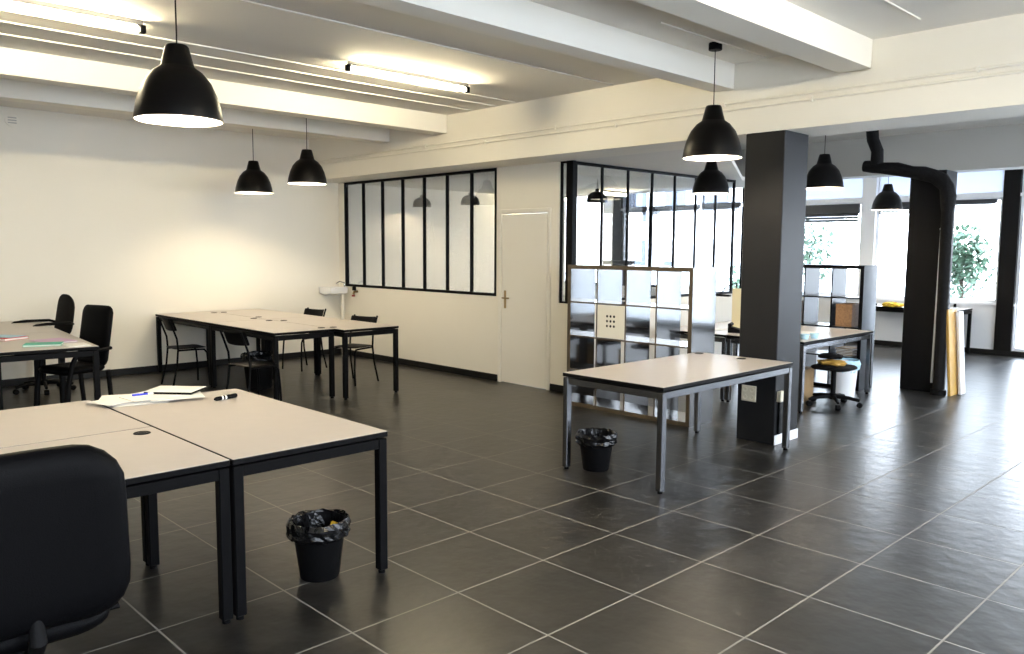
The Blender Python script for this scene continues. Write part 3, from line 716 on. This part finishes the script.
# leaning boards
def leaning(name, label, x, y, mat, ry, hgt=.98, w=.5, dy=0):
    r = thing(name, label, 'board', (x, y, 0)); r.rotation_euler = (0, ry, dy)
    MB().box(-.012, .012, -w/2, w/2, .0, hgt, .003).build('panel', mat, r, smooth=0)
    for z0, z1 in ((0, .05), (hgt-.05, hgt)): MB().box(-.02, -.012, -w/2, w/2, z0, z1, .002).build('rail', mat, r, smooth=0)
    for s_ in (-1, 1): MB().box(-.02, -.012, s_*(w/2-.03)-.025, s_*(w/2-.03)+.025, .05, hgt-.05, .002).build('stile', mat, r, smooth=0)
    return r
leaning('wooden_board', 'ochre wooden board leaning against the far black column', -.20, 8.33, 'gilt', -.075, 1.0, .3)
leaning('white_board', 'white board leaning behind the ochre one by the far black column', -.15, 8.46, 'panel', -.075, .97, .15)
crumple('yellow_cloth', 'yellow cloth hanging at the edge of the far window desk', 'cloth', -2.35, 12.05, H, .17, .13, .05, 'yellow', 8)
r = thing('desk_phone', 'small dark phone on the far window desk', 'telephone', (-2.75, 12.2, H), .4)
MB().prism([(-.09, 0), (.09, 0), (.09, .03), (-.09, .07)], .16, bev=.006).build('phone_body', 'plastic', r)
MB().tube([(-.06, -.08, .085), (-.045, -.04, .09), (-.045, .04, .09), (-.06, .08, .085)], [.024, .016, .016, .024], 10).build('handset', 'plastic', r)

# corner basin and pipe
r = thing('wash_basin', 'small white basin on a pipe in the back left corner', 'basin', (-7.90, 4.82, 0))
MB().prism([(-.17, .97), (-.20, 1.06), (.17, 1.06), (.15, .97), (.0, .94)], .3, bev=.015).build('bowl', 'panel', r)
MB().tube([(.12, .08, 0), (.12, .08, .96)], .024, 10).build('waste_pipe', 'wall', r)
MB().tube([(.1, .12, 1.05), (.1, .12, 1.13), (.1, .04, 1.15), (.1, -.02, 1.12)], .01, 8).build('tap', 'chrome', r)
r = thing('radiator_valve', 'dark valve with red cap on the wall beside the basin', 'valve', (-7.60, YW-.001, 1.0))
MB().tube([(0, 0, 0), (0, -.06, 0), (0, -.075, -.04)], .018, 8).build('valve_body', 'brass', r)
MB().lathe([(0, 0), (.03, 0), (.028, .05), (.015, .06), (0, .06)], 14, Matrix.Translation((0, -.06, .02))).build('valve_knob', 'plastic', r)
MB().lathe([(0, 0), (.025, 0), (.025, .03), (0, .03)], 14, Matrix.Translation((0, -.075, -.075))).build('valve_cap', 'redvalve', r)
# round vent on the left wall
r = thing('wall_vent', 'small round vent high on the left wall', 'vent', (WL, .66, 3.12))
MB().lathe([(0, 0), (.075, 0), (.075, .012), (.06, .016), (0, .016)], 24, Matrix.Rotation(PI/2, 4, 'Y')).build('vent_plate', 'wall', r)
for z in (-.03, 0, .03): MB().box(.016, .022, -.045, .045, z-.006, z+.006, .002).build('vent_slat', 'grey', r)

# ------------------------------------------------------------------ light
w = bpy.data.worlds.new('World'); S.world = w; w.use_nodes = True
nt = w.node_tree; bg = nt.nodes['Background']
tc = nt.nodes.new('ShaderNodeTexCoord'); sp = nt.nodes.new('ShaderNodeSeparateXYZ'); nt.links.new(tc.outputs['Generated'], sp.inputs[0])
cr = nt.nodes.new('ShaderNodeValToRGB'); nt.links.new(sp.outputs['Z'], cr.inputs[0])
cr.color_ramp.elements[0].position = .0; cr.color_ramp.elements[0].color = (.86, .92, 1, 1)
cr.color_ramp.elements[1].position = .6; cr.color_ramp.elements[1].color = (.70, .82, 1, 1)
nt.links.new(cr.outputs[0], bg.inputs['Color']); bg.inputs['Strength'].default_value = 13.
def portal(loc, rot, sx, sy):
    l = bpy.data.lights.new('window_portal', 'AREA'); l.shape = 'RECTANGLE'; l.size = sx; l.size_y = sy; l.cycles.is_portal = True
    ob = bpy.data.objects.new('window_portal', l); COL.objects.link(ob); ob.location = loc; ob.rotation_euler = rot
portal((XR+.05, 3.9, 1.78), (0, PI/2, 0), 1.65, 17.8)
portal((-3.0, YF+.2, 1.55), (PI/2, 0, PI), 15.2, 3.0)

# ------------------------------------------------------------------ camera
yaw, pitch, roll, f = -0.8000165657369706, 0.09650044509984872, -0.00603366300588068, 810.28
cy, sy = math.cos(yaw), math.sin(yaw); cp, sn = math.cos(pitch), math.sin(pitch)
fw = Vector((cp*sy, cp*cy, -sn)); ri = Vector((cy, -sy, 0)); dn = fw.cross(ri)
r1 = ri*math.cos(roll)+dn*math.sin(roll); d1 = dn*math.cos(roll)-ri*math.sin(roll)
cam = bpy.data.cameras.new('Camera'); co = bpy.data.objects.new('Camera', cam); COL.objects.link(co)
mw = Matrix((( r1.x, -d1.x, -fw.x, 2.899), (r1.y, -d1.y, -fw.y, -1.86), (r1.z, -d1.z, -fw.z, 1.665), (0, 0, 0, 1)))
co.matrix_world = mw
cam.sensor_width = 36; cam.lens = f/1024*36; cam.clip_start = .05; cam.clip_end = 300
S.camera = co
S.view_settings.view_transform = 'Standard'; S.view_settings.look = 'None'; S.view_settings.gamma = 1
S.view_settings.use_curve_mapping = False; S.view_settings.exposure = .42
S.cycles.max_bounces = 10; S.cycles.diffuse_bounces = 6; S.cycles.transparent_max_bounces = 16
S.cycles.caustics_reflective = False; S.cycles.caustics_refractive = False
S.cycles.use_denoising = True
S.cycles.sample_clamp_indirect = 8
